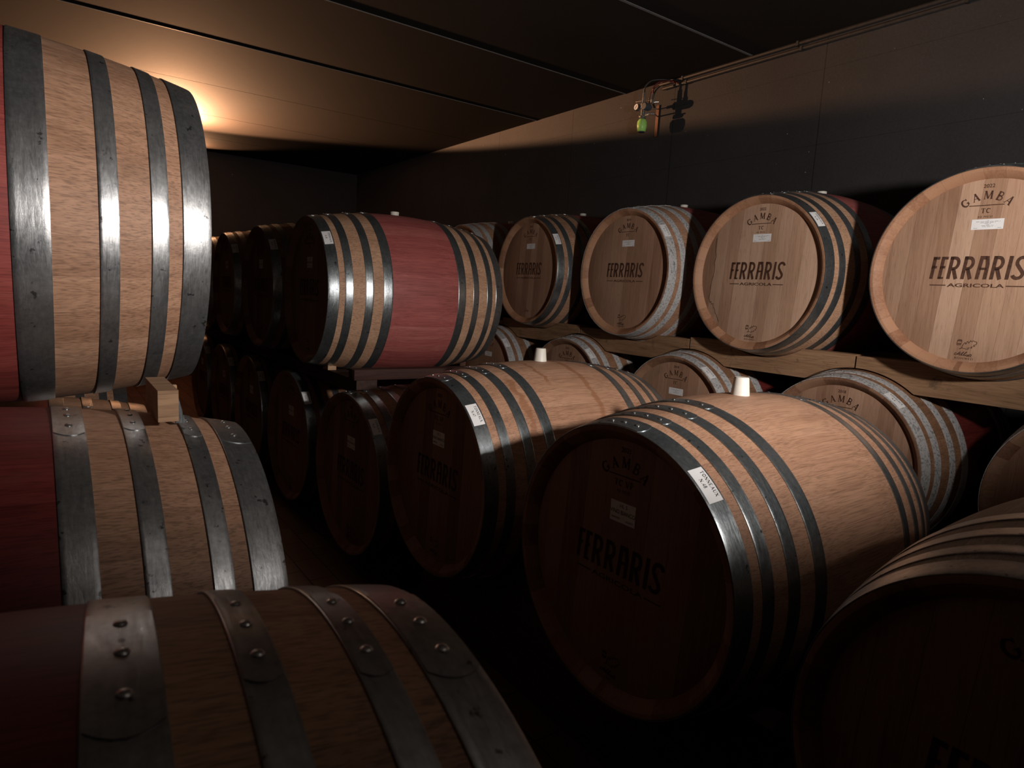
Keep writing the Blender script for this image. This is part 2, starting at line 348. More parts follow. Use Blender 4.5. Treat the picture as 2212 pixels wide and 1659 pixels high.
def serif(ch):
    """bold serif capitals; returns (quads, advance)"""
    T, t, s = 0.19, 0.075, 0.05
    def ser(x, y, w=0.2): return stroke([(x-w/2, y), (x+w/2, y)], s)
    b, tp = s/2, 1-s/2
    if ch == 'A': return stroke([(0.12, 0), (0.42, 1)], t) + stroke([(0.40, 1), (0.72, 0)], T) + stroke([(0.22, 0.33), (0.62, 0.33)], t) + ser(0.12, b) + ser(0.74, b, 0.27), 0.92
    if ch == 'G': return stroke(arc(0.45, 0.5, 0.36, 0.45, 40, 95, 5), t, T*0.7) + stroke(arc(0.45, 0.5, 0.33, 0.44, 95, 265, 12), T) + stroke(arc(0.45, 0.5, 0.36, 0.45, 265, 320, 5), T*0.7, t) + stroke([(0.72, 0.15), (0.72, 0.42)], T) + ser(0.70, 0.43, 0.34) + stroke([(0.75, 0.70), (0.75, 0.98)], t), 0.95
    if ch == 'M': return stroke([(0.14, 0), (0.18, 1)], t) + stroke([(0.20, 1), (0.50, 0.08)], T) + stroke([(0.50, 0.05), (0.84, 1)], t) + stroke([(0.86, 0), (0.86, 1)], T) + ser(0.14, b, 0.24) + ser(0.86, b, 0.3) + ser(0.14, tp, 0.2) + ser(0.90, tp, 0.2), 1.1
    if ch == 'B': return stroke([(0.17, 0), (0.17, 1)], T) + stroke([(0.06, tp), (0.38, tp)] + arc(0.38, 0.755, 0.20, 0.22, 85, -85, 8) + [(0.2, 0.53)], T*0.62) + stroke([(0.2, 0.51), (0.42, 0.51)] + arc(0.42, 0.27, 0.23, 0.24, 85, -85, 8) + [(0.06, b)], T*0.62), 0.80
    if ch == 'T': return stroke([(0.40, 0), (0.40, 1)], T) + stroke([(0.04, tp), (0.76, tp)], s*1.5) + stroke([(0.06, 0.75), (0.06, 1)], t*0.8) + stroke([(0.74, 0.75), (0.74, 1)], t*0.8) + ser(0.40, b, 0.36), 0.86
    if ch == 'C': return stroke(arc(0.45, 0.5, 0.36, 0.45, 45, 95, 5), t, T*0.7) + stroke(arc(0.45, 0.5, 0.33, 0.44, 95, 265, 12), T) + stroke(arc(0.45, 0.5, 0.36, 0.45, 265, 315, 5), T*0.7, t) + stroke([(0.74, 0.70), (0.74, 0.98)], t), 0.86
    if ch == 'V': return stroke([(0.14, 1), (0.44, 0)], T) + stroke([(0.44, 0), (0.76, 1)], t) + ser(0.14, tp, 0.28) + ser(0.76, tp), 0.90
    if ch == 'P': return stroke([(0.17, 0), (0.17, 1)], T) + stroke([(0.06, tp), (0.40, tp)] + arc(0.40, 0.72, 0.22, 0.255, 85, -85, 8) + [(0.2, 0.47)], T*0.62) + ser(0.17, b, 0.32), 0.74
    if ch == 'O': return stroke(arc(0.45, 0.5, 0.33, 0.45, 0, 360, 20), T*0.85), 0.92
    if ch == 'N': return stroke([(0.14, 0), (0.14, 1)], t) + stroke([(0.14, 1), (0.74, 0)], T) + stroke([(0.74, 0), (0.74, 1)], t) + ser(0.14, b, 0.24) + ser(0.12, tp, 0.24) + ser(0.74, tp, 0.24), 0.92
    if ch == 'E': return stroke([(0.17, 0), (0.17, 1)], T) + stroke([(0.06, tp), (0.62, tp)], s*1.4) + stroke([(0.06, b), (0.66, b)], s*1.4) + stroke([(0.17, 0.52), (0.48, 0.52)], s*1.3) + stroke([(0.61, 0.75), (0.61, 1)], t*0.8) + stroke([(0.65, 0), (0.65, 0.27)], t*0.8), 0.78
    if ch == 'U': return stroke([(0.17, 1), (0.17, 0.35)] + arc(0.43, 0.32, 0.26, 0.28, 180, 270, 5), T*0.9) + stroke(arc(0.43, 0.32, 0.28, 0.30, 270, 360, 5) + [(0.71, 1)], t) + ser(0.17, tp, 0.3) + ser(0.71, tp, 0.2), 0.90
    if ch == 'X': return stroke([(0.12, 1), (0.72, 0)], T) + stroke([(0.70, 1), (0.12, 0)], t) + ser(0.14, tp, 0.28) + ser(0.68, tp) + ser(0.14, b) + ser(0.72, b, 0.28), 0.88
    if ch == '.': return stroke([(0.08, 0.08), (0.22, 0.08)], 0.15), 0.32
    if ch == ' ': return [], 0.35
    D = {'0': [arc(0.27, 0.5, 0.19, 0.43, 0, 360, 16)], '1': [[(0.12, 0.78), (0.28, 0.95), (0.28, 0)]],
         '2': [arc(0.27, 0.70, 0.19, 0.24, 165, -20, 8) + [(0.08, 0.06), (0.50, 0.06)]],
         '3': [arc(0.24, 0.73, 0.17, 0.2, 150, -80, 8), arc(0.24, 0.27, 0.2, 0.22, 85, -150, 8)],
         '4': [[(0.40, 0), (0.40, 1), (0.05, 0.28), (0.52, 0.28)]],
         '5': [[(0.46, 0.95), (0.14, 0.95), (0.12, 0.55)] + arc(0.24, 0.33, 0.21, 0.26, 110, -150, 8)],
         '6': [arc(0.27, 0.3, 0.19, 0.26, 0, 360, 12), [(0.09, 0.35), (0.16, 0.75), (0.40, 0.97)]],
         '7': [[(0.05, 0.94), (0.47, 0.94), (0.20, 0)]],
         '8': [arc(0.27, 0.74, 0.16, 0.2, 0, 360, 12), arc(0.27, 0.27, 0.2, 0.24, 0, 360, 12)],
         '9': [arc(0.27, 0.7, 0.19, 0.26, 0, 360, 12), [(0.45, 0.65), (0.38, 0.25), (0.14, 0.03)]]}
    q = []
    for pl in D.get(ch, []): q += stroke(pl, 0.13)
    return q, 0.58
def serif_line(txt, h, cx, y, sx=1.0):
    q = []; x = 0
    for ch in txt:
        g, a = serif(ch)
        q += [[Vector(((p.x+x)*h*sx, p.y*h)) for p in f] for f in g]; x += a + 0.06
    wd = (x-0.06)*h*sx
    return [[Vector((p.x-wd/2+cx, p.y+y)) for p in f] for f in q]
def serif_arc(txt, h, R, cy):
    adv = [serif(c)[1]+0.16 for c in txt]; tot = sum(adv)*h; q = []; x = 0
    for ch, a in zip(txt, adv):
        th = ((x+a/2)*h - tot/2)/R
        for f in serif(ch)[0]:
            fq = []
            for p in f:
                u = (p.x-(a-0.16)/2)*h; v = p.y*h
                fq.append(Vector(((R+v)*math.sin(th)+u*math.cos(th), cy-R+(R+v)*math.cos(th)-u*math.sin(th))))
            q.append(fq)
        x += a
    return q
_fc = {}
def font_quads(txt, h, cx, y, sx=1.0, bold=0.0, shear=0.0, space=1.0):
    key = (txt, bold, shear, space)
    if key not in _fc:
        cu = bpy.data.curves.new('t', 'FONT'); cu.body = txt; cu.size = 1.4; cu.align_x = 'CENTER'; cu.offset = bold; cu.shear = shear; cu.space_character = space
        cu.resolution_u = 3
        ob = bpy.data.objects.new('t', cu); COL.objects.link(ob)
        dg = bpy.context.evaluated_depsgraph_get(); me = ob.evaluated_get(dg).to_mesh()
        _fc[key] = [[Vector((me.vertices[i].co.x, me.vertices[i].co.y)) for i in p.vertices] for p in me.polygons]
        ob.evaluated_get(dg).to_mesh_clear(); bpy.data.objects.remove(ob); bpy.data.curves.remove(cu)
    return [[Vector((p.x*h*sx+cx, p.y*h+y)) for p in f] for f in _fc[key]]
def quads_mesh(name, quads, fn, m, parent):
    bm = bmesh.new()
    for f in quads:
        vs = [bm.verts.new(fn(p.x, p.y)) for p in f]
        try: bm.faces.new(vs)
        except ValueError: pass
    me = bpy.data.meshes.new(name); bm.to_mesh(me); bm.free(); me.materials.append(m)
    o = bpy.data.objects.new(name, me); COL.objects.link(o); o.parent = parent
    return o
LEAF = [(1360,905),(1355,830),(1385,750),(1420,705),(1440,665),(1465,670),(1475,730),(1500,700),(1520,610),(1560,620),(1580,680),(1600,640),(1640,565),(1665,600),(1690,605),(1735,560),(1790,595),(1850,600),(1870,640),(1850,720),(1760,745),(1815,795),(1680,825),(1720,875),(1570,875),(1600,925),(1560,940),(1350,900)]
def oak_leaf():
    k = 0.00181/ 18.4 * 1.0
    def P(x, y): return ((x-1480)*k*1.02, (1000-y)*k)
    q = stroke([P(*p) for p in LEAF], 0.0022)
    q += stroke([P(1265, 950), P(1360, 895)], 0.0032)
    for pl in ([(1190,545),(1320,560)], [(1150,790),(1290,780)], [(1190,545),(1160,600),(1148,700),(1155,785)], [(1320,560),(1325,650),(1290,780)], [(1190,575),(1320,575)], [(1160,765),(1290,765)]):
        q += stroke([P(*p) for p in pl], 0.0016)
    q += stroke([P(1170, 610), P(1320, 607)], 0.0034); q += stroke([P(1155, 720), P(1300, 720)], 0.0034)
    return q
def script_allier():
    k = 0.00181/18.4
    def P(x, y): return ((x-1480)*k*1.02, (1000-y)*k)
    L = [[(1190,1150),(1160,1125),(1115,1160),(1110,1200),(1150,1215),(1210,1180),(1330,1040),(1290,1110),(1240,1200)], [(1200,1195),(1270,1150),(1350,1100),(1300,1170),(1290,1210),(1340,1200),(1440,1060),(1460,1060),(1400,1140),(1370,1215),(1410,1220),(1540,1060),(1560,1065),(1490,1150),(1460,1215),(1500,1225),(1560,1160),(1540,1215),(1590,1235),(1650,1170),(1610,1170),(1595,1215),(1640,1240),(1700,1140),(1740,1165),(1690,1240),(1745,1245)]]
    q = []
    for pl in L: q += stroke([P(*p) for p in pl], 0.0024)
    return q
BW = brand_word()
def head_brand(r_in, bottom='allier', code='B223CNX21', year='2022', grade='TC', months=True, agr=True):
    s = r_in/0.375
    out = []
    h = 0.0935*s
    q = [[Vector(((p.x-2.03)*h*0.925, p.y*h-0.030*s)) for p in f] for f in BW]
    out.append(('winery_mark', q))
    q = font_quads('AGRICOLA', 0.0150*s, 0, -0.0625*s, sx=1.95, bold=0.03)
    q += stroke([(-0.170*s, -0.056*s), (-0.108*s, -0.056*s)], 0.0042*s) + stroke([(0.108*s, -0.056*s), (0.170*s, -0.056*s)], 0.0042*s)
    out.append(('farm_mark', q))
    q = serif_arc('GAMBA', 0.033*s, 0.105*s, 0.292*s)
    q += stroke([(-0.062*s, 0.268*s), (0.062*s, 0.268*s)], 0.0035*s)
    q += serif_line(grade, 0.019*s, 0, 0.237*s)
    if months: q += font_quads('40 MESI', 0.009*s, 0, 0.218*s, space=1.3)
    out.append(('cooper_mark', q))
    if year: out.append(('year_mark', font_quads(year, 0.0145*s, 0, 0.338*s, bold=0.02)))
    if bottom == 'allier':
        out.append(('oak_leaf_mark', [[Vector((p.x*s, (p.y-0.325)*s)) for p in f] for f in oak_leaf()]))
        q = [[Vector((p.x*s, (p.y-0.325)*s)) for p in f] for f in script_allier()]
        q += font_quads(code, 0.0075*s, 0, -0.362*s, bold=0.02, space=1.35)
        out.append(('forest_mark', q))
    elif bottom == 'cher':
        out.append(('forest_mark', font_quads('Cher', 0.024*s, 0, -0.325*s, shear=0.35, bold=-0.01)))
    return out
def text_bars(w, h, rows):
    q = []
    for (y, ws, x0) in rows:
        x = x0-ws/2; n = max(2, int(ws/0.0032))
        for i in range(n):
            if (i*7+int(y*1e4)) % 5 == 0: continue
            a = x+ws*i/n; q += stroke([(a, y), (a+ws/n*0.8, y)], 0.0011)
    return q

# ------------------------------------------------------------------ barrels
HOOPS = {'A': [(0.0, 0.056), (0.086, 0.127), (0.192, 0.234), (0.289, 0.341)],
         'N': [(0.0, 0.053), (0.083, 0.118), (0.166, 0.205), (0.262, 0.305)],
         'F': [(0.0, 0.053), (0.077, 0.107), (0.160, 0.191), (0.240, 0.289)],
         'L': [(0.0, 0.066), (0.097, 0.134), (0.200, 0.239), (0.305, 0.368)]}
def make_rad(L, Rb, Rh):
    return lambda s: Rb-(Rb-Rh)*abs(2*s/L-1)**2
_mesh = {}
def cached(key, build, m):
    if key not in _mesh:
        bm = bmesh.new(); build(bm)
        bmesh.ops.recalc_face_normals(bm, faces=bm.faces)
        me = bpy.data.meshes.new(key[0]); bm.to_mesh(me); bm.free()
        for p in me.polygons: p.use_smooth = True
        me.set_sharp_from_angle(angle=math.radians(38))
        me.materials.append(m); _mesh[key] = me
    return _mesh[key]
def put(name, me, parent, m=None):
    o = bpy.data.objects.new(name, me); COL.objects.link(o); o.parent = parent
    return o
def hoop_build(a, b, rad, lap, n=160):
    def f(bm):
        th = 0.0022; k = 6; off = 0.0008
        out = [(a+(b-a)*i/k, rad(a+(b-a)*i/k)+off+th) for i in range(k+1)]
        out[0] = (out[0][0], out[0][1]-0.0007); out[-1] = (out[-1][0], out[-1][1]-0.0007)
        out.insert(1, (a+0.0015, rad(a)+off+th)); out.insert(-1, (b-0.0015, rad(b)+off+th))
        prof = [(a, rad(a)+off-0.001)] + out + [(b, rad(b)+off-0.001)]
        lathe(bm, prof, n, close=True)
        # overlapping riveted end, a second thickness of strip
        c, half = lap; m_ = 18; wd = b-a
        rows = []
        for j in range(m_+1):
            row = []
            for i in range(k+1):
                u = i/k; s = a+0.0012+(wd-0.0024)*u
                e = 0.05*(1-(2*u-1)**2)*min(1, wd/0.05)
                ang = c + (half+e*0.5)*(2*j/m_-1)
                r = rad(s)+off+th+0.0014
                row.append(bm.verts.new((s, r*math.sin(ang), r*math.cos(ang))))
            rows.append(row)
        base = []
        for j in range(m_+1):
            base.append([bm.verts.new((v.co.x, v.co.y*(1-0.0024/0.43), v.co.z*(1-0.0024/0.43))) for v in rows[j]])
        for j in range(m_):
            for i in range(k): bm.faces.new((rows[j][i], rows[j][i+1], rows[j+1][i+1], rows[j+1][i]))
            for i in (0, k): bm.faces.new((rows[j][i], rows[j+1][i], base[j+1][i], base[j][i]))
        for j in (0, m_):
            for i in range(k): bm.faces.new((rows[j][i], rows[j][i+1], base[j][i+1], base[j][i]))
    return f
def rivet_mesh():
    def f(bm):
        pr = [(0, 0.0064), (0.0008, 0.0064), (0.0022, 0.0052), (0.0031, 0.0030), (0.0035, 0.0)]
        n = 14; rings = []
        for z, r in pr:
            rings.append([bm.verts.new((r*math.cos(2*PI*i/n), r*math.sin(2*PI*i/n), z)) for i in range(n)] if r > 0 else [bm.verts.new((0, 0, z))])
        for a, b in zip(rings, rings[1:]):
            for i in range(n):
                if len(b) == 1: bm.faces.new((a[i], a[(i+1) % n], b[0]))
                else: bm.faces.new((a[i], a[(i+1) % n], b[(i+1) % n], b[i]))
    return cached(('rivet',), f, M_RIVET)
def barrel(front, yaw, label, group, L=1.09, Rb=0.475, Rh=0.41, hoops='A', flip=False, band=True,
           wood=None, red=None, head=None, steel=None, brand=None, burn=None, chime_m=None, hoop_label=None, hoop_ang=45, head_label=None,
           bung=True, lap=0, lap_half=10, rivets=3, rear=True, hoop4=None, crack=False):
    """front = centre of the visible head's rim plane (x, y, z); barrel runs along +X (or -X when flip)"""
    wood = wood or M_OAK; red = red or M_RED; head = head or M_HEAD; steel = steel or M_STEEL
    rad = make_rad(L, Rb, Rh)
    sg = -1 if flip else 1
    rz = yaw + (PI if flip else 0)
    d = Vector((math.cos(rz), math.sin(rz), 0))
    c = Vector(front) + d*(L/2)
    root = empty('wine_barrel', (c.x, c.y, c.z-Rb), rz, label, 'barrel', group)
    off = Vector((-L/2, 0, Rb))
    hp = list(HOOPS[hoops])
    if hoop4: hp[3] = hoop4
    key = (L, Rb, Rh)
    red_lo, red_hi = hp[3][1]-0.012, L-hp[3][1]+0.012
    r_in = Rh-0.039
    def chime(bm):
        lathe(bm, [(0.036, r_in-0.003), (0.028, r_in), (0.001, Rh-0.015), (0.0, Rh-0.013), (0.0, rad(0)-0.002), (0.003, rad(0.003)+0.0004), (0.012, rad(0.012)+0.0004)], 136)
    ch = put('chime', cached(('chime', key, (chime_m or M_CHIME).name), chime, chime_m or M_CHIME), root); ch.location = off
    def body(bm):
        ns = 26
        if band:
            for lo, hi in ((0.0, red_lo), (red_hi, L)):
                pr = [(lo+(hi-lo)*i/10, rad(lo+(hi-lo)*i/10)) for i in range(11)]
                if lo == 0.0: pr = [(0.010, rad(0.01)-0.02), (0.010, rad(0.010))] + pr[1:] + [(hi, rad(hi)-0.02)]
                else: pr = [(lo, rad(lo)-0.02)] + pr[:-1] + [(L-0.003, rad(L-0.003)), (L, rad(L)-0.003), (L, r_in+0.010), (L-0.034, r_in)]
                lathe(bm, pr, 136)
        else:
            pr = [(0.010, rad(0.01)-0.02)] + [(0.010+(L-0.013)*i/ns, rad(0.010+(L-0.013)*i/ns)) for i in range(ns+1)] + [(L, rad(L)-0.003), (L, r_in+0.010), (L-0.034, r_in)]
            lathe(bm, pr, 136)
    st = put('staves', cached(('staves', key, band, wood.name, red_lo), body, wood), root); st.location = off
    if band:
        def rb(bm):
            pr = [(red_lo+(red_hi-red_lo)*i/16, rad(red_lo+(red_hi-red_lo)*i/16)+0.0003) for i in range(17)]
            lathe(bm, pr, 136)
        o = put('red_band', cached(('red_band', key, red.name, red_lo), rb, red), root); o.location = off
    def hd(bm):
        lathe(bm, [(0.032, 0), (0.032, r_in*0.5), (0.032, r_in-0.006), (0.036, r_in+0.004), (0.050, r_in+0.004), (0.050, 0)], 96)
    h = put('head', cached(('head', r_in, head.name), hd, head), root); h.location = off
    if rear:
        h2 = put('head', cached(('head', r_in, head.name), hd, head), root); h2.location = off + Vector((L, 0, 0)); h2.rotation_euler = (0, 0, PI)
    lapc = math.radians(-lap*sg); laph = math.radians(lap_half)
    allh = [(a, b) for a, b in hp] + [(L-b, L-a) for a, b in reversed(hp)]
    for i, (a, b) in enumerate(allh):
        lc = round(lapc + 0.03*math.sin(i*2.1+1), 4)
        # a hoop in barrel coordinates; side +Y of the barrel's own frame is mirrored when flipped
        o = put('hoop', cached(('hoop', key, round(a, 4), round(b, 4), lc, laph, steel.name), hoop_build(a, b, rad, (lc, laph)), steel), root)
        o.location = off
        if rivets and (i < 4 or rivets > 3):
            for jj in range(3):
                ang = lc + math.radians((-6.5, 0, 6.5)[jj])*sg*-1
                s = (a+b)/2; r = rad(s)+0.0042
                rv = put('rivet', rivet_mesh(), o)
                rv.location = (s, r*math.sin(ang), r*math.cos(ang)); rv.rotation_euler = (-ang, 0, 0)
                rv.scale = (1.0, 1.0, 1.0) if b-a > 0.05 else (0.85, 0.85, 0.85)
    if bung:
        def bg(bm):
            pr = [(0.0, 0.0), (0.0, 0.0215), (0.050, 0.0265), (0.052, 0.0255), (0.052, 0.0)] if bung == 'low' else [(0.0, 0.0), (0.0, 0.029), (0.058, 0.0225), (0.061, 0.0205), (0.061, 0.0)]
            lathe(bm, pr, 32)
            bmesh.ops.rotate(bm, verts=bm.verts, cent=(0, 0, 0), matrix=Matrix.Rotation(-PI/2, 3, 'Y'))
        o = put('bung', cached(('bung', str(bung)), bg, M_BUNG), root)
        o.location = off + Vector((L/2, 0, Rb-(0.030 if bung == 'low' else 0.006)))
    if brand:
        for nm, q in head_brand(r_in, **brand):
            quads_mesh(nm, q, lambda u, v: (0.0313, -u, v), burn or M_BURN, h)
    if crack:
        cp = [(-0.285, 0.20), (-0.290, 0.15), (-0.281, 0.10), (-0.287, 0.06), (-0.282, 0.02), (-0.291, -0.03), (-0.300, -0.08), (-0.303, -0.13), (-0.297, -0.165), (-0.288, -0.158), (-0.284, -0.175), (-0.272, -0.170), (-0.266, -0.19), (-0.258, -0.20), (-0.250, -0.222), (-0.238, -0.238), (-0.225, -0.262), (-0.210, -0.28)]
        jag = []
        for (u, v), (u2, v2) in zip(cp, cp[1:]):
            for t_ in (0, 0.5): jag.append((u+(u2-u)*t_+random.uniform(-0.0028, 0.0028), v+(v2-v)*t_))
        quads_mesh('crack_stain', stroke(jag, 0.0034, 0.0026), lambda u, v: (0.0314, -u, v), M_BURN, h)
    sc = r_in/0.375
    if head_label == 'long':
        wl, hl, zc, yc = 0.112, 0.041, 0.190, 0.012
        p = quads_mesh('head_label', [[Vector((-wl/2, -hl/2)), Vector((wl/2, -hl/2)), Vector((wl/2, hl/2)), Vector((-wl/2, hl/2))]], lambda u, v: (0.0312, -u-yc, v+zc), M_PAPER, h)
        rows = [(0.0150, 0.010, 0), (0.0105, 0.088, 0), (0.0065, 0.056, 0), (0.0025, 0.026, 0), (-0.0015, 0.013, 0), (-0.0055, 0.046, 0), (-0.0095, 0.040, 0), (-0.0150, 0.021, -0.040), (-0.0150, 0.017, 0.042)]
        quads_mesh('label_text', text_bars(wl, hl, rows), lambda u, v: (0.0309, -u-yc, v+zc), M_INK, h)
    elif head_label:
        wl, hl, zc = 0.098*sc, 0.062*sc, 0.160*sc
        quads_mesh('head_label', [[Vector((-wl/2, -hl/2)), Vector((wl/2, -hl/2)), Vector((wl/2, hl/2)), Vector((-wl/2, hl/2))]], lambda u, v: (0.0312, -u-0.004, v+zc), M_PAPER, h)
        q = font_quads('HL 5', 0.011*sc, 0.002, 0.014*sc) + font_quads('VINO BIANCO', 0.0125*sc, 0, -0.006*sc, sx=0.86, bold=0.012) + font_quads('08/09/2022', 0.0062*sc, -0.026*sc, -0.022*sc, sx=0.85) + font_quads('ALILA22', 0.0062*sc, 0.028*sc, -0.024*sc, sx=0.9)
        quads_mesh('label_text', q, lambda u, v: (0.0309, -u-0.004, v+zc), M_INK, h)
    if hoop_label:
        a, b = hp[0]; wl = 0.094; hl = (b-a)*0.80; sm = (a+b)/2
        th0 = math.radians(hoop_ang)
        def hm(lift):
            def f(u, v):
                s = sm + v; r = rad(s)+0.0030+lift; th = th0 + u/r
                return (s, -r*math.sin(th), r*math.cos(th))
            return f
        nseg = 10; qd = []
        for i in range(nseg):
            u0 = -wl/2+wl*i/nseg; u1 = u0+wl/nseg
            qd.append([Vector((u0, -hl/2)), Vector((u1, -hl/2)), Vector((u1, hl/2)), Vector((u0, hl/2))])
        first = bpy.data.objects  # the front hoop is found by its parent order
        fh = [o for o in root.children if o.name.split('.')[0] == 'hoop'][0]
        quads_mesh('hoop_label', qd, hm(0.0005), M_PAPER, fh)
        q = serif_line('TONNEAUX', 0.0098, 0, hl*0.16, sx=0.98) + serif_line(hoop_label, 0.0098, -0.004, -hl*0.24)
        quads_mesh('label_text', q, hm(0.0009), M_INK, fh)
    return root

Z = CAM_Z
# -- row along the right wall, upper tier (heads lit)
GW = 'barrels on the pine rails along the right wall'
bW = dict(brand=dict(months=False), head_label='long', bung='low', rivets=3, lap=0)
barrel((3.060, 1.104, Z+0.196), 0.002, 'big lit oak barrel cut off by the right edge, dated 2022, on the pine rail', GW, **{**bW, 'brand': dict(months=True), 'wood': M_OAKL})
barrel((3.091, 2.147, Z+0.184), -0.037, 'oak barrel with a long dark crack stain down the left of its lit head', GW, **{**bW, 'brand': dict(months=True, code='B223CNX21'), 'hoop_label': 'N.28', 'hoop_ang': 50, 'wood': M_OAKL, 'crack': True})
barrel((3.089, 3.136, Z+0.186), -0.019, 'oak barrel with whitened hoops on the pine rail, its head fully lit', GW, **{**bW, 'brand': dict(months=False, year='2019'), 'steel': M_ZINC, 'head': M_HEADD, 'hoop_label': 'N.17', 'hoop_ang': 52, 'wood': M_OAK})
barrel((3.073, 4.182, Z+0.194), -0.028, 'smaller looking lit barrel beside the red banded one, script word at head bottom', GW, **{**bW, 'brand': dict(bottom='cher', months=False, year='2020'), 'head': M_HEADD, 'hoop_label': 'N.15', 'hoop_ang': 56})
barrel((3.080, 5.22, Z+0.19), -0.02, 'oak barrel with whitened hoops peeping out behind the red banded barrel', GW, **{**bW, 'brand': None, 'steel': M_ZINC, 'head_label': None, 'rivets': 0})
# -- lower tier at the wall
GB = 'barrels beneath the pine rails'
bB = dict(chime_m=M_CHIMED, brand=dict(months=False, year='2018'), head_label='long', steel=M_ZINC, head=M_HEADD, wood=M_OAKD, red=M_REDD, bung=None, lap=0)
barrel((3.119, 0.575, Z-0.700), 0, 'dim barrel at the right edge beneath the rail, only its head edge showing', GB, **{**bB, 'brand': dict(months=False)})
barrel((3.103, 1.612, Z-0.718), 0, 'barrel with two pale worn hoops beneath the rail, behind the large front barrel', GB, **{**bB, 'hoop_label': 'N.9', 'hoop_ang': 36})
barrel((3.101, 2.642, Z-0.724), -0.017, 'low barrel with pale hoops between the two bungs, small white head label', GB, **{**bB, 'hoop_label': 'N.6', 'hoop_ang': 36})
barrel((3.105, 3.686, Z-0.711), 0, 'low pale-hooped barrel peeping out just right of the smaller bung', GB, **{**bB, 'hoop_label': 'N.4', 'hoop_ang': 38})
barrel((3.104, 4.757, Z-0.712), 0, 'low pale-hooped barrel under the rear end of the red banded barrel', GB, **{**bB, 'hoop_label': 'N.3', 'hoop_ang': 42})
# -- middle row, floor tier: three large plain barrels
GN = 'plain oak barrels of the middle row'
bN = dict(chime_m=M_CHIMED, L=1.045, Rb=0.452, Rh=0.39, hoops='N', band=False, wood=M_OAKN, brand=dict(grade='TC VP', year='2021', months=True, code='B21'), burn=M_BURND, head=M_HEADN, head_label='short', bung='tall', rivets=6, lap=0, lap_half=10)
barrel((1.221, 1.199, Z-0.720), 0.023, 'large plain oak barrel in front with white bung and label N.48', GN, **{**bN, 'hoop_label': 'N.48', 'hoop_ang': 41})
barrel((1.209, 2.206, Z-0.729), 0.010, 'plain oak barrel with brown drip stains and label N.47', GN, **{**bN, 'wood': M_OAKS, 'hoop_label': 'N.47', 'hoop_ang': 42})
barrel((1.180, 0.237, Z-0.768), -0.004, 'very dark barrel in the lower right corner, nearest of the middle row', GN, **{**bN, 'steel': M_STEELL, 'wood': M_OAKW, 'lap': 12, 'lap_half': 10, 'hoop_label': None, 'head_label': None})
# -- middle row further back, floor tier
GM = 'shadowed floor barrels of the middle row'
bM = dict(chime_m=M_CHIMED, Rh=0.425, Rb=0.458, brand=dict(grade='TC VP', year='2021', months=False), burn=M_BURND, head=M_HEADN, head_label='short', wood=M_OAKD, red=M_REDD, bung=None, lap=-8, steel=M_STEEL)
barrel((1.245, 3.200, Z-0.982), 0.021, 'shadowed barrel with label N.21 under the dark rack end', GM, **{**bM, 'hoop_label': 'N.21', 'hoop_ang': 44})
barrel((1.251, 4.261, Z-0.999), 0.017, 'shadowed floor barrel next behind the one labelled N.21', GM, **{**bM, 'hoop_label': 'N.20', 'hoop_ang': 46})
barrel((1.234, 5.223, Z-1.003), 0, 'shadowed floor barrel second behind the one labelled N.21', GM, **{**bM, 'hoop_label': 'N.19', 'hoop_ang': 44, 'rivets': 0})
barrel((1.234, 6.199, Z-1.008), 0, 'shadowed floor barrel third behind the one labelled N.21', GM, **{**bM, 'hoop_label': 'N.18', 'hoop_ang': 44, 'rivets': 0})
barrel((1.234, 7.20, Z-1.008), 0, 'farthest visible floor barrel, right beside the wooden spacer block', GM, **{**bM, 'hoop_label': 'N.16', 'hoop_ang': 44, 'rivets': 0})
# -- middle row, upper tier
GT = 'barrels on the dark rack of the middle row'
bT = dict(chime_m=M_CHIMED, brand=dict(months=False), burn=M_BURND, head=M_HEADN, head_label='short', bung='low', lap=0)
barrel((1.193, 3.746, Z-0.039), -0.012, 'barrel with bright red band and eight shiny hoops on the dark rack', GT, **{**bT, 'wood': M_OAKL, 'hoop_label': 'N.30', 'hoop_ang': 47})
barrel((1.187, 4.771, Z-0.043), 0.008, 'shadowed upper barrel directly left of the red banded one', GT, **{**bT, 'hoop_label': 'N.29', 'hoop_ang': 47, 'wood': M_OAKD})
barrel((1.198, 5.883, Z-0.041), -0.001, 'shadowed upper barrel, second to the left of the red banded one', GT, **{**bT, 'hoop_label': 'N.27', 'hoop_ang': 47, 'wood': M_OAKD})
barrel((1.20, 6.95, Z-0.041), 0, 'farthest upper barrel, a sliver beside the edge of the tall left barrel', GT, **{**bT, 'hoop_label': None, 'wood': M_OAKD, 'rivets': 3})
# -- left row, seen from the side, heads turned away
GL = 'red banded barrels of the left row'
bL = dict(hoops='L', flip=True, wood=M_OAK, red=M_REDD, steel=M_STEELL, bung=None, rivets=3, head_label=None)
barrel((0.334, 2.196, Z+0.115), 0.009, 'tall upper left barrel with brightly shining hoops near the ceiling glow', GL, **{**bL, 'hoop4': (0.328, 0.397), 'lap': -26, 'red': M_REDM})
barrel((0.348, 1.555, Z-0.744), 0.016, 'left barrel below, with a wooden block standing on top of it', GL, **{**bL, 'hoop4': (0.301, 0.352), 'lap': 5, 'wood': M_OAK})
barrel((0.2995, 0.508, Z-0.7255), -0.057, 'nearest barrel at the bottom left corner, riveted hoop laps on top', GL, **{**bL, 'hoops': 'F', 'Rb': 0.458, 'L': 1.045, 'lap': -1, 'wood': M_OAK})


for yy in (3.30, 4.35, 5.40):  # barrels added to cover the glowing floor in the gap
    barrel((0.34, yy, Z-1.000), 0.0, 'added dark barrel deep in the left row to hide floor glow, barely showing between the two big left barrels', 'added deep barrels of the left row', **{**bL, 'hoop4': (0.301, 0.352), 'lap': 5, 'rivets': 0})
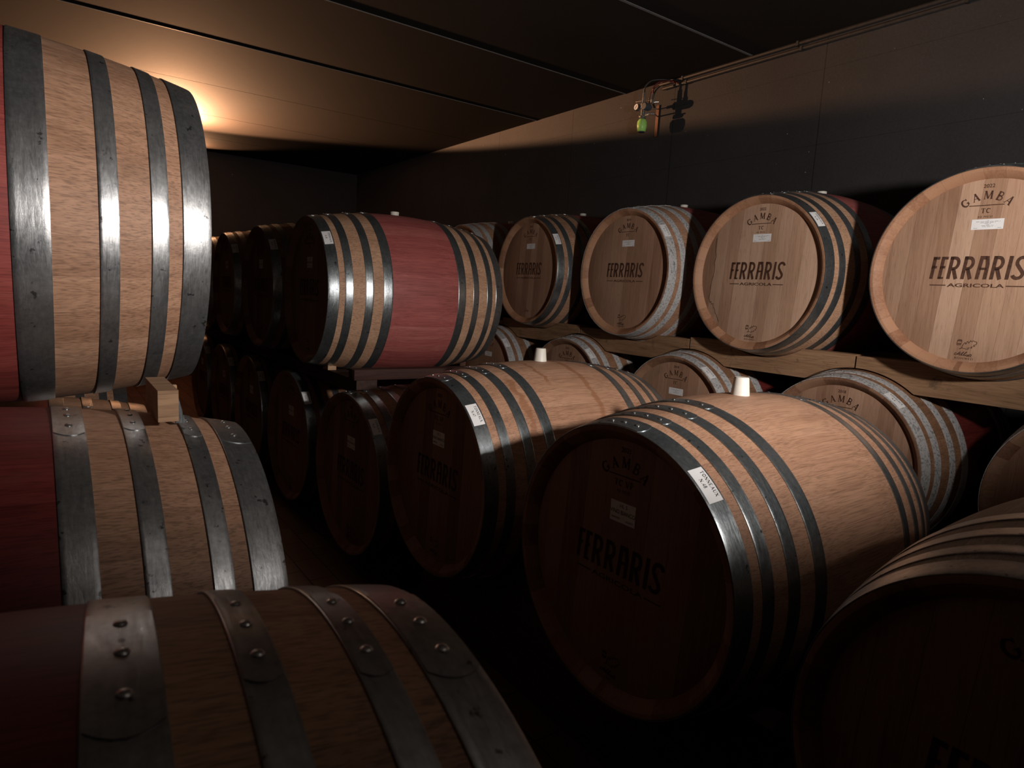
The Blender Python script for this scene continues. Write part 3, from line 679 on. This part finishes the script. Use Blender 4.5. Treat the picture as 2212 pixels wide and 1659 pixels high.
# ------------------------------------------------------------------ rails and blocks
def rail(name, x0, x1, y0, y1, z0, z1, m, label, cat, group=None, top=(), bottom=(), bevel=0.003):
    """beam along Y with round seats cut for the barrels; top/bottom = (y, z, r) circles"""
    n = max(24, int((y1-y0)/0.008)); bm = bmesh.new()
    cols = []
    for i in range(n+1):
        y = y0+(y1-y0)*i/n; zt, zb = z1, z0
        for (cy_, cz_, r) in top:
            if abs(y-cy_) < r: zt = min(zt, cz_-math.sqrt(r*r-(y-cy_)**2))
        for (cy_, cz_, r) in bottom:
            if abs(y-cy_) < r: zb = max(zb, cz_+math.sqrt(r*r-(y-cy_)**2))
        zt = max(zt, zb+0.02) if zt < zb+0.02 else zt
        cols.append([bm.verts.new((x, y, z)) for x, z in ((x0, zb), (x1, zb), (x1, zt), (x0, zt))])
    for a, b in zip(cols, cols[1:]):
        for k in range(4): bm.faces.new((a[k], a[(k+1) % 4], b[(k+1) % 4], b[k]))
    bm.faces.new(cols[0]); bm.faces.new(list(reversed(cols[-1])))
    cc = Vector(((x0+x1)/2, (y0+y1)/2, z0))
    bmesh.ops.translate(bm, verts=bm.verts, vec=-cc)
    o = link_mesh(name, bm, m, None, True, cc); tag(o, label, cat, group); return o
WY = [0.10, 1.104, 2.147, 3.136, 4.182, 5.22]
BY = [(0.575, -0.700), (1.612, -0.718), (2.642, -0.724), (3.686, -0.711), (4.757, -0.712)]
WZ = {1.104: 0.196, 2.147: 0.184, 3.136: 0.186, 4.182: 0.194, 5.22: 0.19, 0.10: 0.19}
def cav(y, z, s, Rb=0.475, Rh=0.41, L=1.09, gap=0.004): return (y, z, Rb-(Rb-Rh)*abs(2*s/L-1)**2+gap)
J = [0.62, 1.625, 2.655, 3.69, 4.72, 5.75]
RL = ['pine rail piece at the right edge, under the big cut-off barrel', 'pine rail piece under the barrel with the crack stain', 'pine rail piece under the whitened-hoop barrel', 'short pine rail piece under the far lit barrel', 'far pine rail piece hidden behind the red banded barrel']
for i in range(5):
    zt = (Z-0.205, Z-0.200, Z-0.212, Z-0.200, Z-0.23)[i]
    rail('support_rail', 3.250, 3.350, J[i]+0.006, J[i+1]-0.006, zt-0.15, zt, M_BEAM, RL[i], 'beam', 'pine rails under the wall barrels',
         top=[cav(y, Z+WZ[y], 0.20) for y in WY[1:]], bottom=[cav(y, Z+z, 0.20) for y, z in BY])
rail('support_rail', 3.97, 4.05, 0.6, 5.75, Z-0.36, Z-0.21, M_BEAM, 'rear pine rail deep under the wall barrels', 'beam', 'pine rails under the wall barrels',
     top=[cav(y, Z+WZ[y], 0.92) for y in WY[1:]], bottom=[cav(y, Z+z, 0.92) for y, z in BY])
# floor skids (in the dark under the lowest barrels)
for x0, sst, txt in ((3.26, 0.18, 'front'), (3.95, 0.87, 'rear')):
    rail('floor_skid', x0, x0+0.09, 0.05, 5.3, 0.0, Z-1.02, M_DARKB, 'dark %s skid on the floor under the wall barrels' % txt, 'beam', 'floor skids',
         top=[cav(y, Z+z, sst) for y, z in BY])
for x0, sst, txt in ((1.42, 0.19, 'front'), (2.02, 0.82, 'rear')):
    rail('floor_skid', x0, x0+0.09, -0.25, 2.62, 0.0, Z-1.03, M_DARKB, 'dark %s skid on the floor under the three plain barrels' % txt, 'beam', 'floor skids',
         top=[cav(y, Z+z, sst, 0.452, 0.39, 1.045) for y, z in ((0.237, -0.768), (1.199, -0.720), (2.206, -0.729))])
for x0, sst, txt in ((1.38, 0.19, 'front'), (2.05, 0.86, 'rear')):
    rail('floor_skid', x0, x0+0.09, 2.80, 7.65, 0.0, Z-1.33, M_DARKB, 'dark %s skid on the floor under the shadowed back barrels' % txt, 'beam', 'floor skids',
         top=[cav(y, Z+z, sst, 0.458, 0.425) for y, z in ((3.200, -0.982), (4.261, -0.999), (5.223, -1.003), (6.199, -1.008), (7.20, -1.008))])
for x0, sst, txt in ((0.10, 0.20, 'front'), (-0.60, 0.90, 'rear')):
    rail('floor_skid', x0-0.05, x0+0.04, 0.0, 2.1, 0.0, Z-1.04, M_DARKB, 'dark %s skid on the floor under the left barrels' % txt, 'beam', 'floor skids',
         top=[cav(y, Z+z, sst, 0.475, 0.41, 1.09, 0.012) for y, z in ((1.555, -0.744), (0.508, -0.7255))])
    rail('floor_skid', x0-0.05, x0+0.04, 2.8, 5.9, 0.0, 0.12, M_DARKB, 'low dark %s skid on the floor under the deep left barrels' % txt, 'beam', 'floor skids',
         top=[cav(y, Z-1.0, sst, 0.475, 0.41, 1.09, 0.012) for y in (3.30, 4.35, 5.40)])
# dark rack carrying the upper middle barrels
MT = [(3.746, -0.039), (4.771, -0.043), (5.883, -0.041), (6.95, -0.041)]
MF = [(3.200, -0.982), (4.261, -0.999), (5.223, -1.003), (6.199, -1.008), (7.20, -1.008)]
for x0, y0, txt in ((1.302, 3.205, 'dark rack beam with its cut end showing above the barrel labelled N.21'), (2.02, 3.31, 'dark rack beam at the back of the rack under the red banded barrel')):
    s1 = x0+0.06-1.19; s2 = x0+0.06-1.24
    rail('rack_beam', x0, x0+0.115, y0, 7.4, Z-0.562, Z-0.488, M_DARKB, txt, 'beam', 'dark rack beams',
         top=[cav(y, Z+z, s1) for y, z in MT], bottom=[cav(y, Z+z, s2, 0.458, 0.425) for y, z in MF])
bm = bmesh.new(); box(bm, (1.285, 3.195, Z-0.488), (2.62, 3.275, Z-0.432), 0.003)
o = link_mesh('rack_cross_beam', bm, M_DARKX, None); tag(o, 'dark reddish cross board running back beside the red banded barrel', 'beam')
# chock under the front hoop of the red banded barrel
def chock(p, dims, m, label, name='wooden_chock', group=None, rz=0.0, lab2='block'):
    bm = bmesh.new()
    dx, dy, dz = dims
    vs = [bm.verts.new(c) for c in ((-dx/2, -dy/2, 0), (dx/2, -dy/2, 0), (dx/2, dy/2, 0), (-dx/2, dy/2, 0), (-dx/2, -dy/2, dz*0.95), (dx/2, -dy/2, dz*0.95), (dx/2, dy/2, dz*0.30), (-dx/2, dy/2, dz*0.30))]
    for f in ((0, 3, 2, 1), (4, 5, 6, 7), (0, 1, 5, 4), (1, 2, 6, 5), (2, 3, 7, 6), (3, 0, 4, 7)): bm.faces.new([vs[i] for i in f])
    bmesh.ops.bevel(bm, geom=list(bm.edges), offset=0.002, segments=1, affect='EDGES')
    o = link_mesh(name, bm, m, None, False, p); o.rotation_euler = (0, 0, rz); tag(o, label, lab2, group); return o
M_BLOCK = beam_mat('sawn_block', ((0.30, 0.175, 0.10), (0.45, 0.275, 0.16), (0.56, 0.36, 0.225)), 0, 0.7)
chock((1.325, 3.675, Z-0.488), (0.050, 0.09, 0.032), M_BLOCK, 'small pale wedge under the front hoop of the red banded barrel')
chock((1.345, 3.175, Z-0.562), (0.07, 0.05, 0.018), M_BLOCK, 'small pale wood scrap between dark rack end and barrel N.21')
# spacer beam and block between the two left barrels
def lbeam(x0, x1, y0, y1, z0, z1, label):
    s = 0.334-(x0+x1)/2
    return rail('spacer_beam', x0, x1, y0, y1, z0, z1, M_BLOCK, label, 'beam', 'spacer beams of the left row',
        top=[cav(2.196, Z+0.115, s, gap=0.004)], bottom=[cav(1.555, Z-0.744, s+0.014, gap=0.006)])
lbeam(0.170, 0.207, 1.43, 1.63, Z-0.289, Z-0.226, 'sawn wooden spacer beam end standing on the left lower barrel')
lbeam(-0.62, -0.56, 1.405, 3.0, Z-0.300, Z-0.222, 'rear wooden spacer beam between the left barrels')
chock((0.226, 1.72, Z-0.318), (0.030, 0.07, 0.070), M_BLOCK, 'small wooden block tucked behind the sawn spacer beam end')
bm = bmesh.new()
vs = [bm.verts.new(c) for c in ((0, 0, 0), (0.018, 0, 0), (0.006, 0, 0.05), (0.0, 0, 0.05), (0, 0.004, 0), (0.018, 0.004, 0), (0.006, 0.004, 0.05), (0.0, 0.004, 0.05))]
for f in ((0, 1, 2, 3), (7, 6, 5, 4), (0, 4, 5, 1), (1, 5, 6, 2), (2, 6, 7, 3), (3, 7, 4, 0)): bm.faces.new([vs[i] for i in f])
o = link_mesh('steel_wedge', bm, M_STEEL, None, False, (0.208, 1.475, Z-0.302)); tag(o, 'thin grey steel wedge just right of the sawn spacer beam end', 'wedge')

# ------------------------------------------------------------------ room shell
K = 1.17
XW, HC, YB = 3.73*K, Z+1.60*K, 9.339*K
SEAMS = [2.762*K, 3.891*K, 5.030*K, 6.189*K, 7.315*K]
step = 1.1385*K
XL, YF = -1.05, -2.6
def wall_mat():
    m, nt, b = mat('dark_rendered_wall'); k = N(nt)
    t, tr, rnd = k.obj()
    n1 = k.noise(t, 1.2, 5, 0.6); n2 = k.noise(t, 60, 5, 0.7)
    c = k.ramp(k.math('ADD', k.math('MULTIPLY', n1, 0.6), k.math('MULTIPLY', n2, 0.4)), [(0.35, (0.032, 0.030, 0.030)), (0.65, (0.048, 0.045, 0.045))])
    fleck = k.rng(k.noise(t, 34, 2, 0.5), 0.79, 0.80, 0.0, 1.0)
    c = k.mix(fleck, c, (0.35, 0.34, 0.32))
    # board shuttering joints every 1.2 m and darker patch at the top of each board
    sp = k.n('ShaderNodeSeparateXYZ'); k.l(t, sp.inputs[0])
    fr = k.math('FRACT', k.math('DIVIDE', k.math('ADD', sp.outputs[1], k.math('MULTIPLY', n1, 0.01)), 1.32))
    line = k.rng(k.math('MINIMUM', fr, k.math('SUBTRACT', 1.0, fr)), 0.001, 0.004, 0.45, 1.0)
    fz = k.math('FRACT', k.math('DIVIDE', k.math('ADD', sp.outputs[2], 0.36), 0.5))
    lz = k.rng(k.math('MINIMUM', fz, k.math('SUBTRACT', 1.0, fz)), 0.002, 0.006, 0.7, 1.0)
    ln = k.math('MULTIPLY', line, lz)
    c = k.mix(1.0, c, k.ramp(ln, [(0, (0, 0, 0)), (1, (1, 1, 1))]), 'MULTIPLY')
    k.l(c, b.inputs['Base Color']); b.inputs['Roughness'].default_value = 0.8; b.inputs['Specular IOR Level'].default_value = 0.25
    k.bump(k.math('ADD', n2, k.math('MULTIPLY', ln, 0.6)), 0.5, 0.004, b)
    return m
def ceil_mat():
    m, nt, b = mat('dark_ceiling_panel'); k = N(nt)
    t, tr, rnd = k.obj()
    n1 = k.noise(k.vmul(t, (1, 1, 1)), 1.3, 4, 0.6); n2 = k.noise(k.vmul(t, (8, 40, 8)), 3.0, 5, 0.7)
    c = k.ramp(k.math('ADD', k.math('MULTIPLY', n1, 0.5), k.math('MULTIPLY', n2, 0.5)), [(0.3, (0.0195, 0.0155, 0.0135)), (0.7, (0.028, 0.0225, 0.0195))])
    dots = k.rng(k.noise(t, 22, 1, 0.4), 0.80, 0.82, 0.0, 0.8)
    c = k.mix(dots, c, (0.01, 0.01, 0.01))
    k.l(c, b.inputs['Base Color']); b.inputs['Roughness'].default_value = 0.9; b.inputs['Specular IOR Level'].default_value = 0.12
    k.bump(n2, 0.15, 0.002, b)
    return m
def floor_mat():
    m, nt, b = mat('terracotta_floor_tile'); k = N(nt)
    t, tr, rnd = k.obj()
    sp = k.n('ShaderNodeSeparateXYZ'); k.l(t, sp.inputs[0])
    w_, h_ = 0.13, 0.26
    row = k.math('FLOOR', k.math('DIVIDE', sp.outputs[0], w_)); fx = k.math('FRACT', k.math('DIVIDE', sp.outputs[0], w_))
    yy = k.math('ADD', k.math('DIVIDE', sp.outputs[1], h_), k.math('MULTIPLY', row, 0.5)); fy = k.math('FRACT', yy)
    wn = k.n('ShaderNodeTexWhiteNoise', noise_dimensions='2D'); cc = k.n('ShaderNodeCombineXYZ'); k.l(row, cc.inputs[0]); k.l(k.math('FLOOR', yy), cc.inputs[1]); k.l(cc.outputs[0], wn.inputs['Vector'])
    n2 = k.noise(t, 25, 5, 0.7)
    c = k.ramp(k.math('ADD', k.math('MULTIPLY', wn.outputs['Value'], 0.5), k.math('MULTIPLY', n2, 0.5)), [(0.2, (0.09, 0.05, 0.036)), (0.8, (0.16, 0.09, 0.065))])
    e1 = k.rng(k.math('MINIMUM', fx, k.math('SUBTRACT', 1.0, fx)), 0.018, 0.035, 0.0, 1.0)
    e2 = k.rng(k.math('MINIMUM', fy, k.math('SUBTRACT', 1.0, fy)), 0.009, 0.018, 0.0, 1.0)
    g = k.math('MULTIPLY', e1, e2)
    c = k.mix(g, (0.02, 0.015, 0.013), c)
    k.l(c, b.inputs['Base Color']); b.inputs['Roughness'].default_value = 0.6
    k.bump(g, 0.5, 0.003, b)
    return m
M_WALL, M_CEIL, M_FLOOR = wall_mat(), ceil_mat(), floor_mat()
def slab(name, lo, hi, m, kind='structure'):
    bm = bmesh.new(); box(bm, lo, hi); o = link_mesh(name, bm, m, None, False); o['kind'] = kind; return o
slab('floor', (XL-0.1, YF-0.1, -0.1), (XW+0.1, YB+0.1, 0.0), M_FLOOR)
slab('wall_right', (XW, YF-0.1, 0.0), (XW+0.1, YB+0.1, HC+0.1), M_WALL)
M_BLACKW = simple('bounce_cut_black_wall', (0.012, 0.011, 0.011), 0.85, bump=0.2)  # black added on unseen walls to cut bounce light on the barrel heads
slab('wall_left', (XL-0.1, YF-0.1, 0.0), (XL, YB+0.1, HC+0.1), M_BLACKW)
slab('wall_back', (XL, YB, 0.0), (XW, YB+0.1, HC+0.1), M_WALL)
slab('wall_front', (XL, YF-0.1, 0.0), (XW, YF, HC+0.1), M_BLACKW)
# ceiling: boards across the room with narrow open joints under one backing
bm = bmesh.new()
ys = [SEAMS[0]-step*3, SEAMS[0]-step*2, SEAMS[0]-step] + SEAMS + [SEAMS[-1]+step]
ys = [YF] + [y for y in ys if y > YF+0.2] + [YB]
for a, b_ in zip(ys, ys[1:]): box(bm, (XL, a+0.004, HC), (XW, b_-0.004, HC+0.03))
box(bm, (XL, YF, HC+0.03), (XW, YB, HC+0.1))
o = link_mesh('ceiling', bm, M_CEIL, None, False); o['kind'] = 'structure'
# light grey cover strip on the nearest ceiling joint
M_STRIP = simple('grey_joint_strip', (0.16, 0.16, 0.16), 0.6, bump=0)
for i, (y, wd) in enumerate(((SEAMS[0], 0.010), (SEAMS[1], 0.0045), (SEAMS[2], 0.0035))):
    slab('trim_%d' % (i+1), (XL, y-wd, HC-0.004), (XW, y+wd, HC), M_STRIP)
# pipes along the wall top
M_PIPE = simple('dark_painted_pipe', (0.035, 0.032, 0.03), 0.45, noise_amt=0.2)
def pipe(dz, dx, r, y0, y1, label):
    bm = bmesh.new(); c = Vector((XW-dx, (y0+y1)/2, HC-dz))
    tube(bm, [Vector((0, y0-c.y, 0)), Vector((0, 0, 0)), Vector((0, y1-c.y, 0))], r, 12)
    o = link_mesh('pipe', bm, M_PIPE, None, True, c); tag(o, label, 'pipe', 'pipes along the top of the right wall')
    for i in range(6):
        y = y0+0.25+(y1-y0-0.5)*i/5
        b2 = bmesh.new(); box(b2, (-r-0.003, -0.008, -r-0.003), (dx, 0.008, r+0.003), 0.001)
        q = link_mesh('pipe_clip', b2, M_PIPE, o, False); q.location = (0, y-c.y, 0)
pipe(0.022, 0.016, 0.013, -1.5, 4.12, 'upper thin dark pipe hugging the joint of ceiling and right wall')
pipe(0.062, 0.016, 0.013, -1.5, 4.08, 'lower thin dark pipe under the other one on the right wall')

# ------------------------------------------------------------------ pressure regulator on the wall
RX, RY, RZ = XW-0.002, 4.16, Z+1.575
M_CHROME = steel_mat('chromed_fitting', (0.55, 0.54, 0.52), (0.80, 0.79, 0.76), rough=(0.15, 0.3))
M_GREEN = simple('green_plastic_bowl', (0.45, 0.85, 0.20), 0.35, noise_amt=0.08, bump=0)
M_BLK = simple('black_rubber_hose', (0.02, 0.02, 0.02), 0.45, bump=0)
M_DRED = simple('dark_red_hose', (0.09, 0.012, 0.01), 0.4, bump=0)
M_BLUE = simple('dark_grey_cap', (0.06, 0.07, 0.085), 0.4, bump=0)
M_COP = simple('copper_plate', (0.10, 0.055, 0.04), 0.4, metal=0.8, bump=0)
root = empty('pressure_regulator', (RX, RY, RZ-0.10), 0, 'chrome gas pressure regulator with bright green bowl and hoses high on the right wall', 'regulator')
def part(name, build, m, smooth=True, parent=root):
    bm = bmesh.new(); build(bm); o = link_mesh(name, bm, m, parent, smooth)
    bmz = o; return o
ZO = 0.10  # local: x<0 away from the wall, -y towards the camera side
def lz(bm, prof, loc, n=28):
    b2 = bmesh.new(); lathe(b2, prof, n)
    bmesh.ops.rotate(b2, verts=b2.verts, cent=(0, 0, 0), matrix=Matrix.Rotation(-PI/2, 3, 'Y'))
    bmesh.ops.translate(b2, verts=b2.verts, vec=loc)
    me = bpy.data.meshes.new('tmp'); b2.to_mesh(me); b2.free(); bm.from_mesh(me); bpy.data.meshes.remove(me)
part('mounting_plate', lambda bm: box(bm, (-0.008, -0.045, -0.05), (0, -0.010, 0.215), 0.002), M_COP, False)
part('body', lambda bm: (lz(bm, [(0.075, 0), (0.075, 0.022), (0.085, 0.030), (0.095, 0.030), (0.105, 0.018), (0.155, 0.018), (0.16, 0.024), (0.20, 0.024), (0.205, 0.014), (0.29, 0.012), (0.30, 0.0)], (-0.085, 0.0, 0)), tube(bm, [(-0.085, 0, 0.18), (-0.01, 0, 0.18)], 0.012), tube(bm, [(-0.085, 0.04, 0.105), (-0.085, -0.07, 0.10)], 0.006)), M_CHROME)
part('bowl', lambda bm: lz(bm, [(-0.028, 0), (-0.028, 0.030), (-0.022, 0.036), (0.02, 0.043), (0.052, 0.041), (0.070, 0.030), (0.072, 0)], (-0.085, 0, 0)), M_GREEN)
part('drain_ring', lambda bm: lz(bm, [(-0.034, 0), (-0.034, 0.026), (-0.027, 0.029), (-0.027, 0)], (-0.085, 0, 0)), M_BLUE)
g = part('gauge', lambda bm: (lathe(bm, [(-0.118, 0.0), (-0.118, 0.022), (-0.120, 0.027), (-0.108, 0.029), (-0.092, 0.029), (-0.092, 0)], 28), bmesh.ops.translate(bm, verts=bm.verts, vec=(0, 0.055, 0.178)), tube(bm, [(-0.10, 0.04, 0.178), (-0.09, 0.0, 0.178)], 0.006)), M_BLUE)
part('gauge_face', lambda bm: (lathe(bm, [(-0.1185, 0), (-0.1185, 0.0225), (-0.117, 0.0225)], 28), bmesh.ops.translate(bm, verts=bm.verts, vec=(0, 0.055, 0.178))), M_PAPER, True, g)
part('gauge_needle', lambda bm: tube(bm, [(-0.1195, 0.062, 0.166), (-0.1195, 0.048, 0.190)], 0.0016, 6), M_INK, True, g)
part('adjusting_knob', lambda bm: (lathe(bm, [(-0.16, 0), (-0.16, 0.026), (-0.15, 0.031), (-0.10, 0.031), (-0.095, 0.022), (-0.08, 0.020)], 24), bmesh.ops.translate(bm, verts=bm.verts, vec=(0.03, -0.048, 0.165))), M_BLUE)
part('valve', lambda bm: (lz(bm, [(0.19, 0), (0.19, 0.014), (0.22, 0.014), (0.225, 0.010), (0.27, 0.009), (0.275, 0)], (-0.07, -0.085, 0)), tube(bm, [(-0.07, -0.085, 0.20), (-0.03, -0.12, 0.205)], 0.005), tube(bm, [(-0.07, -0.085, 0.22), (-0.09, 0.0, 0.225), (-0.09, 0.09, 0.232)], 0.003)), M_CHROME)
part('hose', lambda bm: tube(bm, smooth_path([(-0.155, 0, 0.29), (-0.155, -0.005, 0.335), (-0.125, -0.05, 0.385), (-0.03, -0.14, 0.395), (-0.018, -0.22, 0.375)]), 0.0075), M_BLK)['label'] = 'black hose'
part('hose', lambda bm: tube(bm, smooth_path([(-0.14, -0.085, 0.27), (-0.14, -0.088, 0.315), (-0.11, -0.12, 0.36), (-0.03, -0.17, 0.375), (-0.018, -0.24, 0.345)]), 0.0075), M_DRED)['label'] = 'dark red hose'
part('hose', lambda bm: tube(bm, smooth_path([(-0.02, 0.05, 0.20), (-0.016, 0.075, 0.27), (-0.016, 0.05, 0.345), (-0.016, -0.04, 0.385), (-0.016, -0.12, 0.395)]), 0.006), M_COP)['label'] = 'brown hose'
part('bracket_arm', lambda bm: (tube(bm, [(-0.086, 0, 0.12), (-0.02, -0.07, 0.12), (0.064, -0.03, 0.12)], 0.006), tube(bm, [(-0.085, -0.0, 0.18), (0.064, -0.03, 0.18)], 0.005)), M_CHROME)
for o in root.children:
    if o.name.split('.')[0] not in ('mounting_plate', 'hose'): o.location.x = -0.07

# ------------------------------------------------------------------ uplight hidden behind the tall left barrel
root = empty('wall_uplight', (1.74, YB, Z+1.53), 0, 'dark wall uplight on the back wall casting the warm ceiling glow', 'lamp')
def shell(bm):
    lathe(bm, [(0.0, 0.02), (0.0, 0.06), (0.12, 0.085), (0.13, 0.085), (0.13, 0.075), (0.02, 0.05), (0.02, 0)], 28)
    bmesh.ops.rotate(bm, verts=bm.verts, cent=(0, 0, 0), matrix=Matrix.Rotation(-PI/2, 3, 'Y'))
    bmesh.ops.translate(bm, verts=bm.verts, vec=(0, -0.43, 0))
part('lamp_shade', shell, M_BLK, True, root)
part('bracket', lambda bm: box(bm, (-0.02, -0.40, 0.0), (0.02, 0.0, 0.04), 0.002), M_BLK, False, root)
root = empty('hanging_uplight', (1.28, 8.90+0.42, Z+1.54), 0, 'small dark uplight hanging under the ceiling behind the tall upper left barrel', 'lamp')
part('lamp_shade', shell, M_BLK, True, root)
part('rod', lambda bm: (tube(bm, [(0, -0.42, 0.03), (0, -0.25, 0.0), (0, -0.25, 0.33)], 0.008)), M_BLK, True, root)
